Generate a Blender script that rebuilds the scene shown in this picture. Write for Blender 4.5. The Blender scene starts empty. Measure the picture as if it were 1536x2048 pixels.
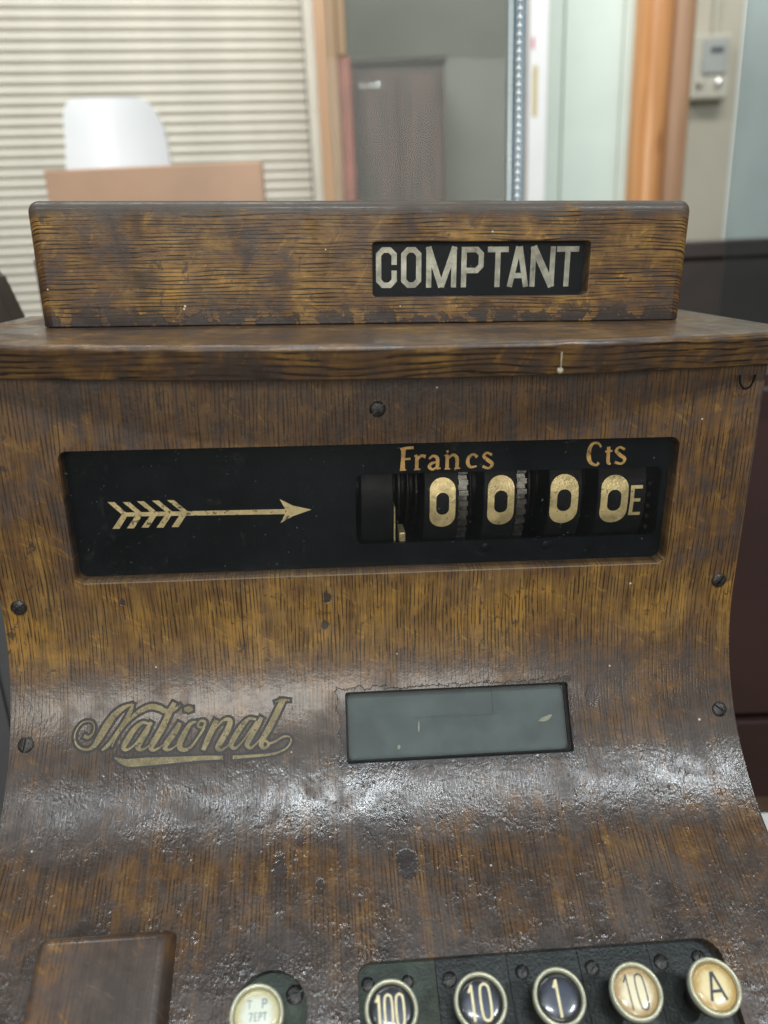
import bpy, bmesh, math, random
from mathutils import Vector, Matrix, noise
random.seed(7)
SC = bpy.context.scene
COL = SC.collection
PI = math.pi

# ------------------------------------------------------------------ camera
YAW, PITCH, ROLL = .0779, .3278, -.0056
CAMP = Vector((-.0291, -.4005, 0))
_cy, _sy, _cp, _sp = math.cos(YAW), math.sin(YAW), math.cos(PITCH), math.sin(PITCH)
_f = Vector((_sy*_cp, _cy*_cp, -_sp)); _r = Vector((_cy, -_sy, 0)); _u = _r.cross(_f)
_r2 = _r*math.cos(ROLL) + _u*math.sin(ROLL); _u2 = _u*math.cos(ROLL) - _r*math.sin(ROLL)
cd = bpy.data.cameras.new('camera'); cam = bpy.data.objects.new('camera', cd); COL.objects.link(cam)
cam.matrix_world = Matrix(((_r2.x, _u2.x, -_f.x, CAMP.x), (_r2.y, _u2.y, -_f.y, CAMP.y), (_r2.z, _u2.z, -_f.z, CAMP.z), (0, 0, 0, 1)))
cd.sensor_fit = 'VERTICAL'; cd.sensor_height = 34.6; cd.sensor_width = 25.95
cd.lens = 1538/2048*34.6
cd.clip_start = .02; cd.clip_end = 60
cd.dof.use_dof = True; cd.dof.focus_distance = .44; cd.dof.aperture_fstop = 4.6
SC.camera = cam

# ------------------------------------------------------------------ light
W = bpy.data.worlds.new('World'); SC.world = W; W.use_nodes = True
W.node_tree.nodes['Background'].inputs[0].default_value = (.86, .95, 1, 1)
W.node_tree.nodes['Background'].inputs[1].default_value = .11
SC.view_settings.view_transform = 'Standard'; SC.view_settings.look = 'None'
SC.view_settings.exposure = 0; SC.view_settings.gamma = 1
def area(name, loc, target, sx, sy, power, col=(1, 1, 1)):
    l = bpy.data.lights.new(name, 'AREA'); l.shape = 'RECTANGLE'; l.size = sx; l.size_y = sy; l.energy = power; l.color = col
    o = bpy.data.objects.new(name, l); COL.objects.link(o); o.location = loc
    o.rotation_euler = (Vector(target)-Vector(loc)).to_track_quat('-Z', 'Y').to_euler()
COOL = (.88, .96, 1)
area('ceiling_or_fill_lamp', (-.04, -1.02, 1.2), (0, 0, -.2), .36, .06, 12, COOL)
area('ceiling_or_fill_lamp', (.95, -1.05, 1.2), (0, 0, -.2), .3, .06, 10.5, COOL)
area('ceiling_or_fill_lamp', (-.95, -1.0, 1.2), (0, 0, -.2), .2, .06, 4, COOL)
area('low_front_fill', (-.2, -2.2, .42), (0, 0, -.15), 1.7, .5, 25, (1, .95, .86))  # added low fill from behind the camera, no actual window there
area('ceiling_or_fill_lamp', (-.6, .55, 1.6), (-.5, 2.0, .15), 1.2, .3, 32, (.98, .985, 1))  # fill added to brighten the shutter side, not a known fitting
area('ceiling_or_fill_lamp', (.75, .55, 1.5), (.75, 1.8, .25), 1, .3, 14, (1, .98, .93))  # second added fill, for the doors and walls at right

# ------------------------------------------------------------------ helpers
def link(name, me, mat=None, parent=None):
    o = bpy.data.objects.new(name, me); COL.objects.link(o)
    if mat is not None and not me.materials: me.materials.append(mat)
    if parent is not None: o.parent = parent
    return o
def obj(name, bm, mat, parent=None, smooth=None):
    bmesh.ops.recalc_face_normals(bm, faces=bm.faces)
    me = bpy.data.meshes.new(name); bm.to_mesh(me); bm.free()
    if smooth is not None:
        for p in me.polygons: p.use_smooth = True
        me.set_sharp_from_angle(angle=math.radians(smooth))
    return link(name, me, mat, parent)
def empty(name, label, cat, loc=(0, 0, 0), M=None, group=None):
    o = bpy.data.objects.new(name, None); COL.objects.link(o); o.empty_display_size = .05
    if M is not None: o.matrix_world = M
    else: o.location = loc
    return tag(o, label, cat, group)
def tag(o, label, cat, group=None):
    o['label'] = label; o['category'] = cat
    if group: o['group'] = group
    return o
def box(bm, c, s, bevel=0, seg=2):
    g = bmesh.ops.create_cube(bm, size=1, matrix=Matrix.Translation(c) @ Matrix.Diagonal((s[0], s[1], s[2], 1)))
    if bevel:
        vs = set(g['verts']); es = [e for e in bm.edges if e.verts[0] in vs and e.verts[1] in vs]
        bmesh.ops.bevel(bm, geom=es, offset=bevel, segments=seg, profile=.5, affect='EDGES')
def boxr(bm, x0, x1, y0, y1, z0, z1, bevel=0, seg=2):
    box(bm, ((x0+x1)/2, (y0+y1)/2, (z0+z1)/2), (x1-x0, y1-y0, z1-z0), bevel, seg)
def loft(bm, rings, close_ring=True, cap=True):
    """join rings of points (same length)"""
    R = [[bm.verts.new(p) for p in r] for r in rings]
    n = len(rings[0]); m = n if close_ring else n-1
    for a, b in zip(R, R[1:]):
        for i in range(m):
            bm.faces.new((a[i], a[(i+1) % n], b[(i+1) % n], b[i]))
    if cap and close_ring:
        bm.faces.new(R[0][::-1]); bm.faces.new(R[-1])
    return R
def prism(bm, pts, f0, f1):
    """pts 2D; f0, f1 map 2D->3D for the two ends"""
    loft(bm, [[f0(*p) for p in pts], [f1(*p) for p in pts]])
def lathe(bm, prof, M=Matrix(), n=32, cap=True):
    rings = []
    for r, h in prof:
        rings.append([M @ Vector((r*math.cos(2*PI*i/n), r*math.sin(2*PI*i/n), h)) for i in range(n)])
    loft(bm, rings, True, cap)
def rrect(x0, x1, y0, y1, r, n=6):
    if not isinstance(r, (tuple, list)): r = (r,)*4        # order: x1y1, x0y1, x0y0, x1y0
    out = []
    for (cx, cy, a0, rr) in ((x1-r[0], y1-r[0], 0, r[0]), (x0+r[1], y1-r[1], 90, r[1]), (x0+r[2], y0+r[2], 180, r[2]), (x1-r[3], y0+r[3], 270, r[3])):
        for i in range(n+1):
            a = math.radians(a0+90*i/n); out.append((cx+rr*math.cos(a), cy+rr*math.sin(a)))
    return out
def catmull(pts, ws, n=6):
    if len(pts) < 3: return list(pts), list(ws)
    P = [tuple(2*a-b for a, b in zip(pts[0], pts[1]))]+list(pts)+[tuple(2*a-b for a, b in zip(pts[-1], pts[-2]))]
    op, ow = [], []
    for i in range(len(pts)-1):
        p0, p1, p2, p3 = P[i:i+4]
        for k in range(n):
            t = k/n
            op.append(tuple(.5*(2*b+(c-a)*t+(2*a-5*b+4*c-d)*t*t+(3*b-a-3*c+d)*t**3) for a, b, c, d in zip(p0, p1, p2, p3)))
            ow.append(ws[i]*(1-t)+ws[i+1]*t)
    op.append(pts[-1]); ow.append(ws[-1])
    return op, ow
def strip(bm, pts, ws, fmap, off, closed=False, grow=0):
    """ribbon of varying width with mitred joints, laid on a surface by fmap(x, y, offset)"""
    n = len(pts); L, Rr = [], []
    pts = [Vector(p) for p in pts]
    for i in range(n):
        a = pts[(i-1) % n] if (closed or i > 0) else None
        b = pts[(i+1) % n] if (closed or i < n-1) else None
        d1 = (pts[i]-a).normalized() if a is not None else None
        d2 = (b-pts[i]).normalized() if b is not None else None
        if d1 is None: d1 = d2
        if d2 is None: d2 = d1
        t = (d1+d2)
        t = t.normalized() if t.length > 1e-6 else d1
        nn = Vector((-t.y, t.x)); c = max(.45, nn.dot(Vector((-d1.y, d1.x))))
        h = (ws[i]/2+grow)/c
        p = pts[i]
        if grow and not closed:
            if i == 0: p = p-d2*grow
            if i == n-1: p = p+d1*grow
        L.append(p+nn*h); Rr.append(p-nn*h)
    vl = [bm.verts.new(fmap(p.x, p.y, off)) for p in L]; vr = [bm.verts.new(fmap(p.x, p.y, off)) for p in Rr]
    for i in range(n if closed else n-1):
        j = (i+1) % n
        bm.faces.new((vl[i], vl[j], vr[j], vr[i]))
def strokes(bm, data, fmap, off, grow=0, scale=.001, n=5, step=6e-6):
    for k, (p, w) in enumerate(data):
        q, v = catmull([(a*scale, b*scale) for a, b in p], [x*scale for x in w], n)
        strip(bm, q, v, fmap, off+k*step, grow=grow)

# ------------------------------------------------------------------ node materials
class NT:
    def __init__(s, name):
        s.m = bpy.data.materials.new(name); s.m.use_nodes = True; s.t = s.m.node_tree
        s.b = s.t.nodes['Principled BSDF']; s.out = s.t.nodes['Material Output']
    def n(s, t, **kw):
        x = s.t.nodes.new(t)
        for k, v in kw.items(): setattr(x, k, v)
        return x
    def l(s, a, b): s.t.links.new(a, b)
    def put(s, sock, v):
        if isinstance(v, bpy.types.NodeSocket): s.l(v, sock)
        else: sock.default_value = v
    def math(s, op, a, b=None, c=None, clamp=False):
        x = s.n('ShaderNodeMath', operation=op); x.use_clamp = clamp
        s.put(x.inputs[0], a)
        if b is not None: s.put(x.inputs[1], b)
        if c is not None: s.put(x.inputs[2], c)
        return x.outputs[0]
    def vec(s, x=0., y=0., z=0.):
        q = s.n('ShaderNodeCombineXYZ')
        for i, v in enumerate((x, y, z)): s.put(q.inputs[i], v)
        return q.outputs[0]
    def noise(s, v, scale=1., detail=2., rough=.5, dist=0.):
        q = s.n('ShaderNodeTexNoise'); s.l(v, q.inputs['Vector'])
        q.inputs['Scale'].default_value = scale; q.inputs['Detail'].default_value = detail
        q.inputs['Roughness'].default_value = rough; q.inputs['Distortion'].default_value = dist
        return q.outputs['Fac']
    def voro(s, v, scale=1., out='Distance', feat='F1', rnd=1.):
        q = s.n('ShaderNodeTexVoronoi', feature=feat); s.l(v, q.inputs['Vector']); q.inputs['Scale'].default_value = scale
        q.inputs['Randomness'].default_value = rnd
        return q.outputs[out]
    def ramp(s, f, stops, interp='LINEAR'):
        q = s.n('ShaderNodeValToRGB'); q.color_ramp.interpolation = interp
        e = q.color_ramp.elements
        for i, (p, c) in enumerate(stops):
            if i < 2: x = e[i]; x.position = p
            else: x = e.new(p)
            x.color = c if isinstance(c, tuple) and len(c) == 4 else (tuple(c)+(1,) if isinstance(c, tuple) else (c, c, c, 1))
        s.put(q.inputs[0], f)
        return q.outputs[0]
    def step(s, f, a, b):
        q = s.n('ShaderNodeMapRange', interpolation_type='SMOOTHSTEP'); s.put(q.inputs['Value'], f)
        q.inputs['From Min'].default_value = a; q.inputs['From Max'].default_value = b
        return q.outputs['Result']
    def mix(s, f, a, b, mode='MIX'):
        q = s.n('ShaderNodeMix', data_type='RGBA', blend_type=mode)
        s.put(q.inputs[0], f)
        for i, v in ((6, a), (7, b)):
            if isinstance(v, bpy.types.NodeSocket): s.l(v, q.inputs[i])
            else: q.inputs[i].default_value = tuple(v)+(1,) if len(v) == 3 else v
        return q.outputs[2]
    def bump(s, h, strength=.5, dist=.001, normal=None):
        q = s.n('ShaderNodeBump'); s.l(h, q.inputs['Height']); q.inputs['Strength'].default_value = strength; q.inputs['Distance'].default_value = dist
        if normal is not None: s.l(normal, q.inputs['Normal'])
        return q.outputs[0]
    def set(s, **kw):
        for k, v in kw.items():
            i = s.b.inputs[k.replace('_', ' ')]
            if isinstance(v, bpy.types.NodeSocket): s.l(v, i)
            else: i.default_value = tuple(v)+(1,) if isinstance(v, tuple) and len(v) == 3 else v
        return s.m
    def coord(s, which='Object'):
        return s.n('ShaderNodeTexCoord').outputs[which]
    def sep(s, v):
        q = s.n('ShaderNodeSeparateXYZ'); s.l(v, q.inputs[0]); return q.outputs

GOLD, MID, DARKV = (.31, .165, .036), (.130, .066, .025), (.040, .027, .020)
def wood(name, grain='UV', good=None, seed=0., goodbase=.5, pits=None, spots=(), tickamt=1., wear=None, rough=.34, gain=1., tick=(75, .40), top=None, rect=None, mot=.8, bdist=.00017, sharp=True, coat=.6, spec=.5, lip=None):
    """old oak under cracked varnish; grain UV: along v; X/Z: along that object axis"""
    t = NT(name)
    if grain == 'UV':
        c = t.sep(t.coord('UV')); ac, al = c[0], c[1]
    else:
        c = t.sep(t.coord('Object'))
        if grain == 'X': ac, al = t.math('ADD', c[2], t.math('MULTIPLY', c[1], .8)), c[0]
        else: ac, al = t.math('ADD', c[0], t.math('MULTIPLY', c[1], .9)), c[2]
    P = t.vec(ac, al, seed)
    # slow waviness of the grain
    wob = t.math('MULTIPLY', t.math('SUBTRACT', t.noise(t.vec(t.math('MULTIPLY', ac, 12), t.math('MULTIPLY', al, 7), seed), 1., 1.), .5), .006)
    acw = t.math('ADD', ac, wob)
    def st(a, b, d=2., r=.5): return t.noise(t.vec(t.math('MULTIPLY', acw, a), t.math('MULTIPLY', al, b), seed), 1., d, r)
    ph = t.math('ADD', t.math('MULTIPLY', acw, 2*PI*470), t.math('MULTIPLY', t.noise(t.vec(t.math('MULTIPLY', acw, 130), t.math('MULTIPLY', al, 16), seed+1), 1., 2.), 13))
    gate = t.step(st(430, tick[0], 1.5, .55), tick[1], tick[1]+.1)
    pores = t.math('MULTIPLY', t.step(t.math('SINE', ph), .35, .80), t.math('MULTIPLY', gate, t.math('MULTIPLY_ADD', t.step(t.noise(t.vec(t.math('MULTIPLY', ac, 55), t.math('MULTIPLY', al, 30), seed+7), 1., 3., .6), .36, .56), .75, .25)))
    pores2 = t.step(st(1150, 34, 1.), .50, .62)
    band = st(150, 5, 2.)
    broad = t.noise(P, 22, 3, .6, .4)
    mott = t.noise(P, 75, 4, .62, .6)
    flake = t.noise(t.vec(t.math('ADD', t.math('MULTIPLY', ac, 60), t.math('MULTIPLY', al, 55)), t.math('SUBTRACT', t.math('MULTIPLY', al, 230), t.math('MULTIPLY', ac, 170)), seed+3), 1, 2.5, .5, .8)
    g = t.math('MULTIPLY_ADD', t.math('SUBTRACT', broad, .5), 1.5, goodbase)
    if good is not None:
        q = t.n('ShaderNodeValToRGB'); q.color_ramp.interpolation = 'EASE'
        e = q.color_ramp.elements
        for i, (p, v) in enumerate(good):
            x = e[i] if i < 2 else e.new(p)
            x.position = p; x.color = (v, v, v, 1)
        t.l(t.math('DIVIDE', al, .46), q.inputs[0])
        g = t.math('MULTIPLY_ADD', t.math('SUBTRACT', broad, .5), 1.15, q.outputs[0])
    g = t.math('ADD', g, t.math('MULTIPLY', t.math('SUBTRACT', mott, .5), mot))
    g = t.math('ADD', g, t.math('MULTIPLY', t.math('SUBTRACT', band, .5), .75))
    gl = t.step(flake, .60, .72)
    g = t.math('ADD', g, t.math('MULTIPLY', gl, .25))
    sc = lambda c: tuple(v*gain for v in c)
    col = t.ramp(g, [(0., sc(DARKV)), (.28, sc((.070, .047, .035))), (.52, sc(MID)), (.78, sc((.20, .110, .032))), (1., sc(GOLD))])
    # pores darken; less visible where varnish is thick
    vis = t.math('MULTIPLY', t.math('MULTIPLY_ADD', t.step(g, .05, .5), .62, .38), tickamt)
    col = t.mix(t.math('MULTIPLY', pores, t.math('MULTIPLY', vis, .84)), col, (.014, .009, .005))
    col = t.mix(t.math('MULTIPLY', pores2, t.math('MULTIPLY', vis, .42)), col, (.03, .019, .01))
    # crazed dark varnish islands
    isl = t.step(t.noise(P, 130, 5, .68, .5), .585, .63)
    isl = t.math('MULTIPLY', isl, t.step(broad, .48, .62))
    col = t.mix(t.math('MULTIPLY', isl, .75), col, sc((.036, .026, .022)))
    chipmask = None
    if wear is not None:      # (coordinate, from, to): flaking along an edge of the board
        w = t.step(c[wear[0]], wear[1], wear[2])
        wf = t.step(t.math('ADD', t.noise(P, 95, 5, .65, .4), t.math('MULTIPLY', w, .17)), .60, .64)
        col = t.mix(t.math('MULTIPLY', wf, w), col, (.033, .025, .023))
        chipmask = t.math('MULTIPLY', wf, w)
    if top is not None:
        w = t.step(c[2], top[0], top[1])
        w = t.math('MULTIPLY', w, t.step(t.math('ADD', t.noise(P, 80, 5, .65, .4), t.math('MULTIPLY', w, .2)), .50, .62))
        col = t.mix(t.math('MULTIPLY', w, .85), col, (.075, .066, .058))
    for (sx, sy, r, cc) in spots:
        dx = t.math('SUBTRACT', ac, sx); dy = t.math('MULTIPLY', t.math('SUBTRACT', al, sy), .62)
        d = t.math('SQRT', t.math('ADD', t.math('MULTIPLY', dx, dx), t.math('MULTIPLY', dy, dy)))
        d = t.math('ADD', d, t.math('MULTIPLY', t.math('SUBTRACT', t.noise(P, 210, 3, .6), .5), r*1.7))
        m = t.math('SUBTRACT', 1., t.step(d, r*.72, r) if sharp else t.step(d, r*.15, r*1.2))
        col = t.mix(t.math('MULTIPLY', m, .92 if sharp else .7), col, cc)
        if sharp: chipmask = m if chipmask is None else t.math('MAXIMUM', chipmask, m)
    if rect is not None:
        x0, x1, y0, y1 = rect
        qx = t.math('SUBTRACT', t.math('ABSOLUTE', t.math('SUBTRACT', ac, (x0+x1)/2-.0012)), (x1-x0)/2)
        qy = t.math('SUBTRACT', t.math('ABSOLUTE', t.math('SUBTRACT', al, (y0+y1)/2+.0006)), (y1-y0)/2)
        d = t.math('ADD', t.math('MAXIMUM', qx, qy), t.math('MULTIPLY', t.math('SUBTRACT', t.noise(P, 130, 5, .65, .5), .5), .013))
        m = t.math('SUBTRACT', 1., t.step(d, .0022, .0031))
        col = t.mix(t.math('MULTIPLY', m, .9), col, (.024, .018, .017))
        chipmask = m if chipmask is None else t.math('MAXIMUM', chipmask, m)
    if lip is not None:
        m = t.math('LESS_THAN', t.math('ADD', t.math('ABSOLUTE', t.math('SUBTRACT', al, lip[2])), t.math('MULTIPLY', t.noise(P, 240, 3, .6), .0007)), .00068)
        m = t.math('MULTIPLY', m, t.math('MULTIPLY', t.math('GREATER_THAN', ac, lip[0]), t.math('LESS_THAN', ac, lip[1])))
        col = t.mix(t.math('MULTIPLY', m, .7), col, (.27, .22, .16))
    vd = t.n('ShaderNodeTexVoronoi'); t.l(t.vec(ac, al, seed), vd.inputs['Vector']); vd.inputs['Scale'].default_value = 95
    cr_ = t.sep(vd.outputs['Color'])
    dm = t.math('MULTIPLY', t.math('LESS_THAN', vd.outputs['Distance'], t.math('MULTIPLY', cr_[1], .075)), t.math('GREATER_THAN', cr_[0], .68))
    col = t.mix(t.math('MULTIPLY', dm, .8), col, (.62, .58, .5))
    # relief
    h = t.math('MULTIPLY', t.math('SUBTRACT', 1., pores), .22)
    h = t.math('ADD', h, t.math('MULTIPLY', t.noise(P, 330, 3, .6), .8))
    h = t.math('ADD', h, t.math('MULTIPLY', t.noise(P, 60, 2), .7))
    pitf = None
    if pits is not None:
        pf = t.ramp(t.math('DIVIDE', al, .46), pits, 'EASE')
        pv = t.voro(t.vec(ac, t.math('MULTIPLY', al, .62), seed), 430)
        on = t.step(t.noise(P, 70, 4, .65), .45, .66)
        blob = t.math('MULTIPLY', t.math('SUBTRACT', 1., t.step(pv, .05, .5)), on)
        fine = t.noise(t.vec(ac, t.math('MULTIPLY', al, .6), seed+5), 720, 3, .65)
        hp = t.math('ADD', t.math('MULTIPLY', blob, 1.35), t.math('MULTIPLY', fine, t.math('MULTIPLY_ADD', on, 1.2, 1.15)))
        h = t.math('ADD', h, t.math('MULTIPLY', hp, pf))
        hole = t.math('MULTIPLY', t.math('SUBTRACT', 1., t.step(t.voro(P, 150), .10, .17)), t.math('MULTIPLY', pf, t.step(t.noise(P, 40, 2), .5, .6)))
        col = t.mix(t.math('MULTIPLY', hole, .7), col, (.025, .02, .018))
    if chipmask is not None: h = t.math('SUBTRACT', h, t.math('MULTIPLY', chipmask, 1.1))
    nrm = t.bump(h, .8, bdist)
    ro = t.math('MULTIPLY_ADD', t.noise(P, 120, 3, .6), .30, rough-.13)
    dull = t.step(t.noise(P, 26, 4, .62, .5), .47, .66)
    ro = t.math('ADD', ro, t.math('MULTIPLY', dull, .20))
    if pits is not None: ro = t.math('SUBTRACT', ro, t.math('MULTIPLY', pf, .12))
    return t.set(Base_Color=col, Roughness=ro, Normal=nrm, Coat_Normal=nrm, Coat_Weight=t.math('MULTIPLY', t.math('MULTIPLY_ADD', dull, -.8, 1.), coat), Coat_Roughness=.19, Specular_IOR_Level=spec)

def plain(name, col, rough=.5, metal=0., var=.25, scale=60, bump=.15, bscale=None, coat=0., dirt=None, coord='Object', spec=.5):
    t = NT(name); P = t.coord(coord)
    n = t.noise(P, scale, 4, .6, .3)
    a = tuple(c*(1-var) for c in col); b = tuple(min(1, c*(1+var)) for c in col)
    c = t.mix(t.step(n, .3, .7), a, b)
    if dirt:
        m = t.step(t.noise(P, dirt[1], 5, .68, .4), dirt[2], dirt[2]+.07)
        c = t.mix(t.math('MULTIPLY', m, dirt[3]), c, dirt[0])
    h = t.noise(P, bscale or scale*5, 3, .6)
    return t.set(Base_Color=c, Roughness=t.math('MULTIPLY_ADD', t.noise(P, scale*1.7, 3), .2, rough-.1), Metallic=metal, Normal=t.bump(h, bump, .0006), Coat_Weight=coat, Specular_IOR_Level=spec)
def glass(name, tint=(1, 1, 1), dust=.02, dustcol=(.6, .65, .66), smear=0., refl=1., specks=0.):
    t = NT(name); N = t.t.nodes
    tr = t.n('ShaderNodeBsdfTransparent'); tr.inputs[0].default_value = tint+(1,)
    gl = t.n('ShaderNodeBsdfGlossy'); gl.inputs['Roughness'].default_value = .02; gl.inputs[0].default_value = (.95, .98, 1, 1)
    df = t.n('ShaderNodeBsdfDiffuse'); df.inputs[0].default_value = dustcol+(1,)
    fr = t.n('ShaderNodeFresnel'); fr.inputs[0].default_value = 1.48
    m1 = t.n('ShaderNodeMixShader'); P = t.coord('Object')
    d = t.math('MULTIPLY', t.step(t.noise(P, 9, 5, .65, .5), .3, .75), smear)
    speck = t.math('MULTIPLY', t.step(t.noise(P, 420, 2), .72, .78), specks)
    t.l(t.math('ADD', t.math('ADD', d, speck), dust, clamp=True), m1.inputs[0]); t.l(tr.outputs[0], m1.inputs[1]); t.l(df.outputs[0], m1.inputs[2])
    m2 = t.n('ShaderNodeMixShader'); t.l(t.math('MULTIPLY', fr.outputs[0], refl), m2.inputs[0]); t.l(m1.outputs[0], m2.inputs[1]); t.l(gl.outputs[0], m2.inputs[2])
    t.l(m2.outputs[0], t.out.inputs[0])
    return t.m

# traced lettering, millimetres on the register (x, height or way down the front)
SCRIPT = [([(-169.41,201.23),(-167.23,202.22),(-164.79,200.4),(-163.8,197.07),(-164.93,194.16),(-167.82,193.31),(-171.2,194.57),(-173.8,198.17),(-174.56,202.11),(-173.33,205.78),(-170.73,208.01),(-166.94,208.91)],[2.19,1.82,0.82,0.73,0.73,0.73,0.73,0.82,0.91,1.09,1.28,1.46]),([(-167.56,209.05),(-164.07,207.48),(-161.11,203.23),(-157.25,196.77),(-152.82,190.72),(-147.85,186.9),(-142.85,184.96)],[1.09,2.19,3.47,3.83,3.47,2.37,0.91]),([(-142.4,184.98),(-144.05,189.34),(-147.63,195.46),(-152.18,201.91),(-155.61,206.59),(-159.24,209.65)],[1.09,2.37,2.19,1.82,2.01,1.09]),([(-153.95,207.99),(-151.69,203.27),(-148.22,197.85),(-143.77,192.96),(-138.79,189.33),(-132.88,186.99),(-127.88,188.04),(-124.25,189.85),(-119.68,189.35),(-116.0,186.8)],[0.55,0.73,1.09,1.64,2.55,3.1,3.1,2.74,1.82,0.91]),([(-133.51,196.43),(-137.41,195.7),(-141.88,199.32),(-145.79,205.33),(-147.46,208.76),(-145.44,210.01),(-141.67,207.74),(-137.31,202.22),(-133.5,197.06)],[1.28,1.64,2.74,3.1,2.55,1.46,0.91,0.82,0.91]),([(-132.24,195.6),(-135.08,200.55),(-138.38,206.14),(-139.37,209.18),(-137.08,210.43),(-133.1,208.18),(-129.57,204.82)],[1.82,3.1,3.28,2.74,1.46,0.73,0.55]),([(-119.19,185.37),(-122.25,190.86),(-126.04,198.77),(-130.45,206.1),(-132.16,209.54),(-130.31,210.96),(-126.31,208.96),(-122.5,205.18)],[2.37,3.47,3.47,3.28,2.74,1.46,0.73,0.55]),([(-116.23,196.74),(-119.2,201.79),(-123.01,206.92),(-124.48,209.67),(-122.64,211.26),(-119.06,209.77),(-114.88,205.56)],[2.37,3.28,3.28,2.74,1.46,0.73,0.55]),([(-107.1,196.56),(-110.57,197.74),(-114.36,203.81),(-116.36,209.03),(-114.49,211.59),(-110.43,210.65),(-105.97,205.12),(-102.8,199.92),(-102.34,196.8),(-104.9,196.4),(-106.18,198.86),(-104.17,200.03)],[1.09,2.01,3.1,3.1,2.37,1.28,1.09,1.64,1.46,1.28,1.46,1.28]),([(-95.73,196.22),(-98.22,201.49),(-100.93,207.15),(-103.14,212.34)],[2.55,3.1,3.1,2.37]),([(-100.03,206.31),(-95.47,199.83),(-90.86,196.19),(-88.11,197.23),(-89.51,201.92),(-93.17,207.99),(-95.15,211.43),(-93.13,212.86),(-89.5,210.83),(-86.31,207.44)],[0.55,0.91,1.64,2.92,3.28,3.28,2.55,1.46,0.73,0.55]),([(-73.34,196.87),(-77.5,196.48),(-81.69,200.52),(-85.85,206.58),(-87.49,210.49),(-85.38,212.19),(-81.72,209.45),(-77.11,203.44),(-73.08,197.97)],[1.28,1.64,2.92,3.1,2.55,1.46,0.91,0.82,0.91]),([(-70.09,195.94),(-73.4,201.56),(-77.13,207.46),(-78.52,210.77),(-76.22,212.48),(-72.54,209.47),(-69.76,206.04)],[2.01,3.1,3.1,2.55,1.28,0.73,0.55]),([(-57.82,186.84),(-61.23,193.37),(-65.54,201.32),(-69.5,207.84),(-70.62,211.17),(-68.8,213.04),(-66.58,211.55),(-67.48,209.28),(-69.51,209.45)],[3.28,3.47,3.47,3.1,2.55,1.64,1.46,1.28,1.09]),([(-62.31,187.73),(-58.28,186.82),(-53.91,187.21)],[0.55,1.64,0.73]),([(-66.76,210.83),(-62.88,209.78),(-58.04,207.35),(-54.71,207.51),(-53.65,209.98),(-56.01,213.42),(-60.64,215.58),(-66.61,216.69),(-77.59,217.0),(-86.52,217.16)],[1.28,1.28,1.09,0.91,0.82,0.91,1.09,1.28,1.64,1.82]),([(-91.98,216.96),(-101.25,216.66),(-112.1,216.71),(-124.7,216.84),(-135.46,216.98),(-143.5,217.08),(-147.57,216.18),(-152.15,213.85)],[2.01,2.37,2.92,3.83,4.38,4.2,2.92,0.73]),([(-113.84,189.45),(-111.46,189.39),(-109.07,189.32)],[1.82,3.65,1.82])]
FRANCS = [([(13.94,-103.27),(13.58,-109.64),(13.35,-115.3)],[2.52,2.15,2.78]),([(12.08,-103.6),(15.68,-103.06),(19.54,-102.9)],[1.26,1.51,1.64]),([(14.08,-109.4),(17.83,-109.11)],[1.14,1.26]),([(11.84,-115.65),(15.35,-115.49)],[0.76,0.76]),([(21.32,-107.54),(21.26,-115.0)],[1.89,2.02]),([(19.75,-115.48),(23.27,-115.32)],[0.76,0.76]),([(21.59,-110.11),(23.57,-107.72),(26.21,-108.18)],[0.88,1.51,2.02]),([(19.82,-107.75),(21.57,-107.29)],[0.76,1.26]),([(28.1,-109.51),(30.34,-107.9),(32.75,-109.38),(32.85,-115.06)],[1.14,1.39,2.02,1.89]),([(32.41,-111.43),(29.65,-112.13),(28.29,-114.03),(30.08,-115.63),(32.71,-114.28)],[1.01,1.64,1.89,1.39,1.01]),([(32.47,-115.31),(34.74,-114.98)],[1.26,0.76]),([(38.24,-107.46),(38.28,-115.21)],[1.89,2.02]),([(36.9,-115.56),(40.06,-115.52)],[0.76,0.76]),([(38.67,-109.79),(41.39,-107.54),(43.71,-109.41),(43.85,-115.1)],[1.01,1.51,2.02,2.02]),([(42.47,-115.46),(45.63,-115.28)],[0.76,0.76]),([(36.75,-107.94),(38.37,-107.47)],[0.76,1.01]),([(55.2,-109.19),(53.0,-107.59),(50.52,-109.07),(49.85,-112.15),(51.46,-114.79),(55.0,-114.37)],[1.89,1.26,1.77,2.15,1.64,0.88]),([(63.41,-108.12),(60.57,-106.88),(58.86,-108.77),(61.37,-111.16),(63.74,-113.3),(61.93,-115.73),(58.32,-114.59)],[1.51,1.26,1.77,2.15,1.89,1.26,1.64]),([(38.32,-104.9),(38.47,-106.44)],[1.51,0.76]),([(125.5,-105.3),(123.75,-103.06),(120.66,-103.11),(118.98,-106.18),(118.85,-110.86),(120.43,-114.3),(123.54,-115.7),(124.97,-114.16)],[1.14,1.26,1.51,2.27,2.52,1.89,1.26,1.77]),([(129.89,-105.15),(130.28,-113.78),(131.86,-115.4)],[2.02,2.02,1.01]),([(128.07,-107.97),(132.18,-107.55)],[1.14,1.14]),([(139.41,-106.95),(136.28,-105.57),(134.4,-107.61),(137.12,-110.29),(139.81,-112.46),(138.25,-115.18),(134.11,-114.28)],[1.51,1.26,1.77,2.15,1.89,1.26,1.64])]
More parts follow.
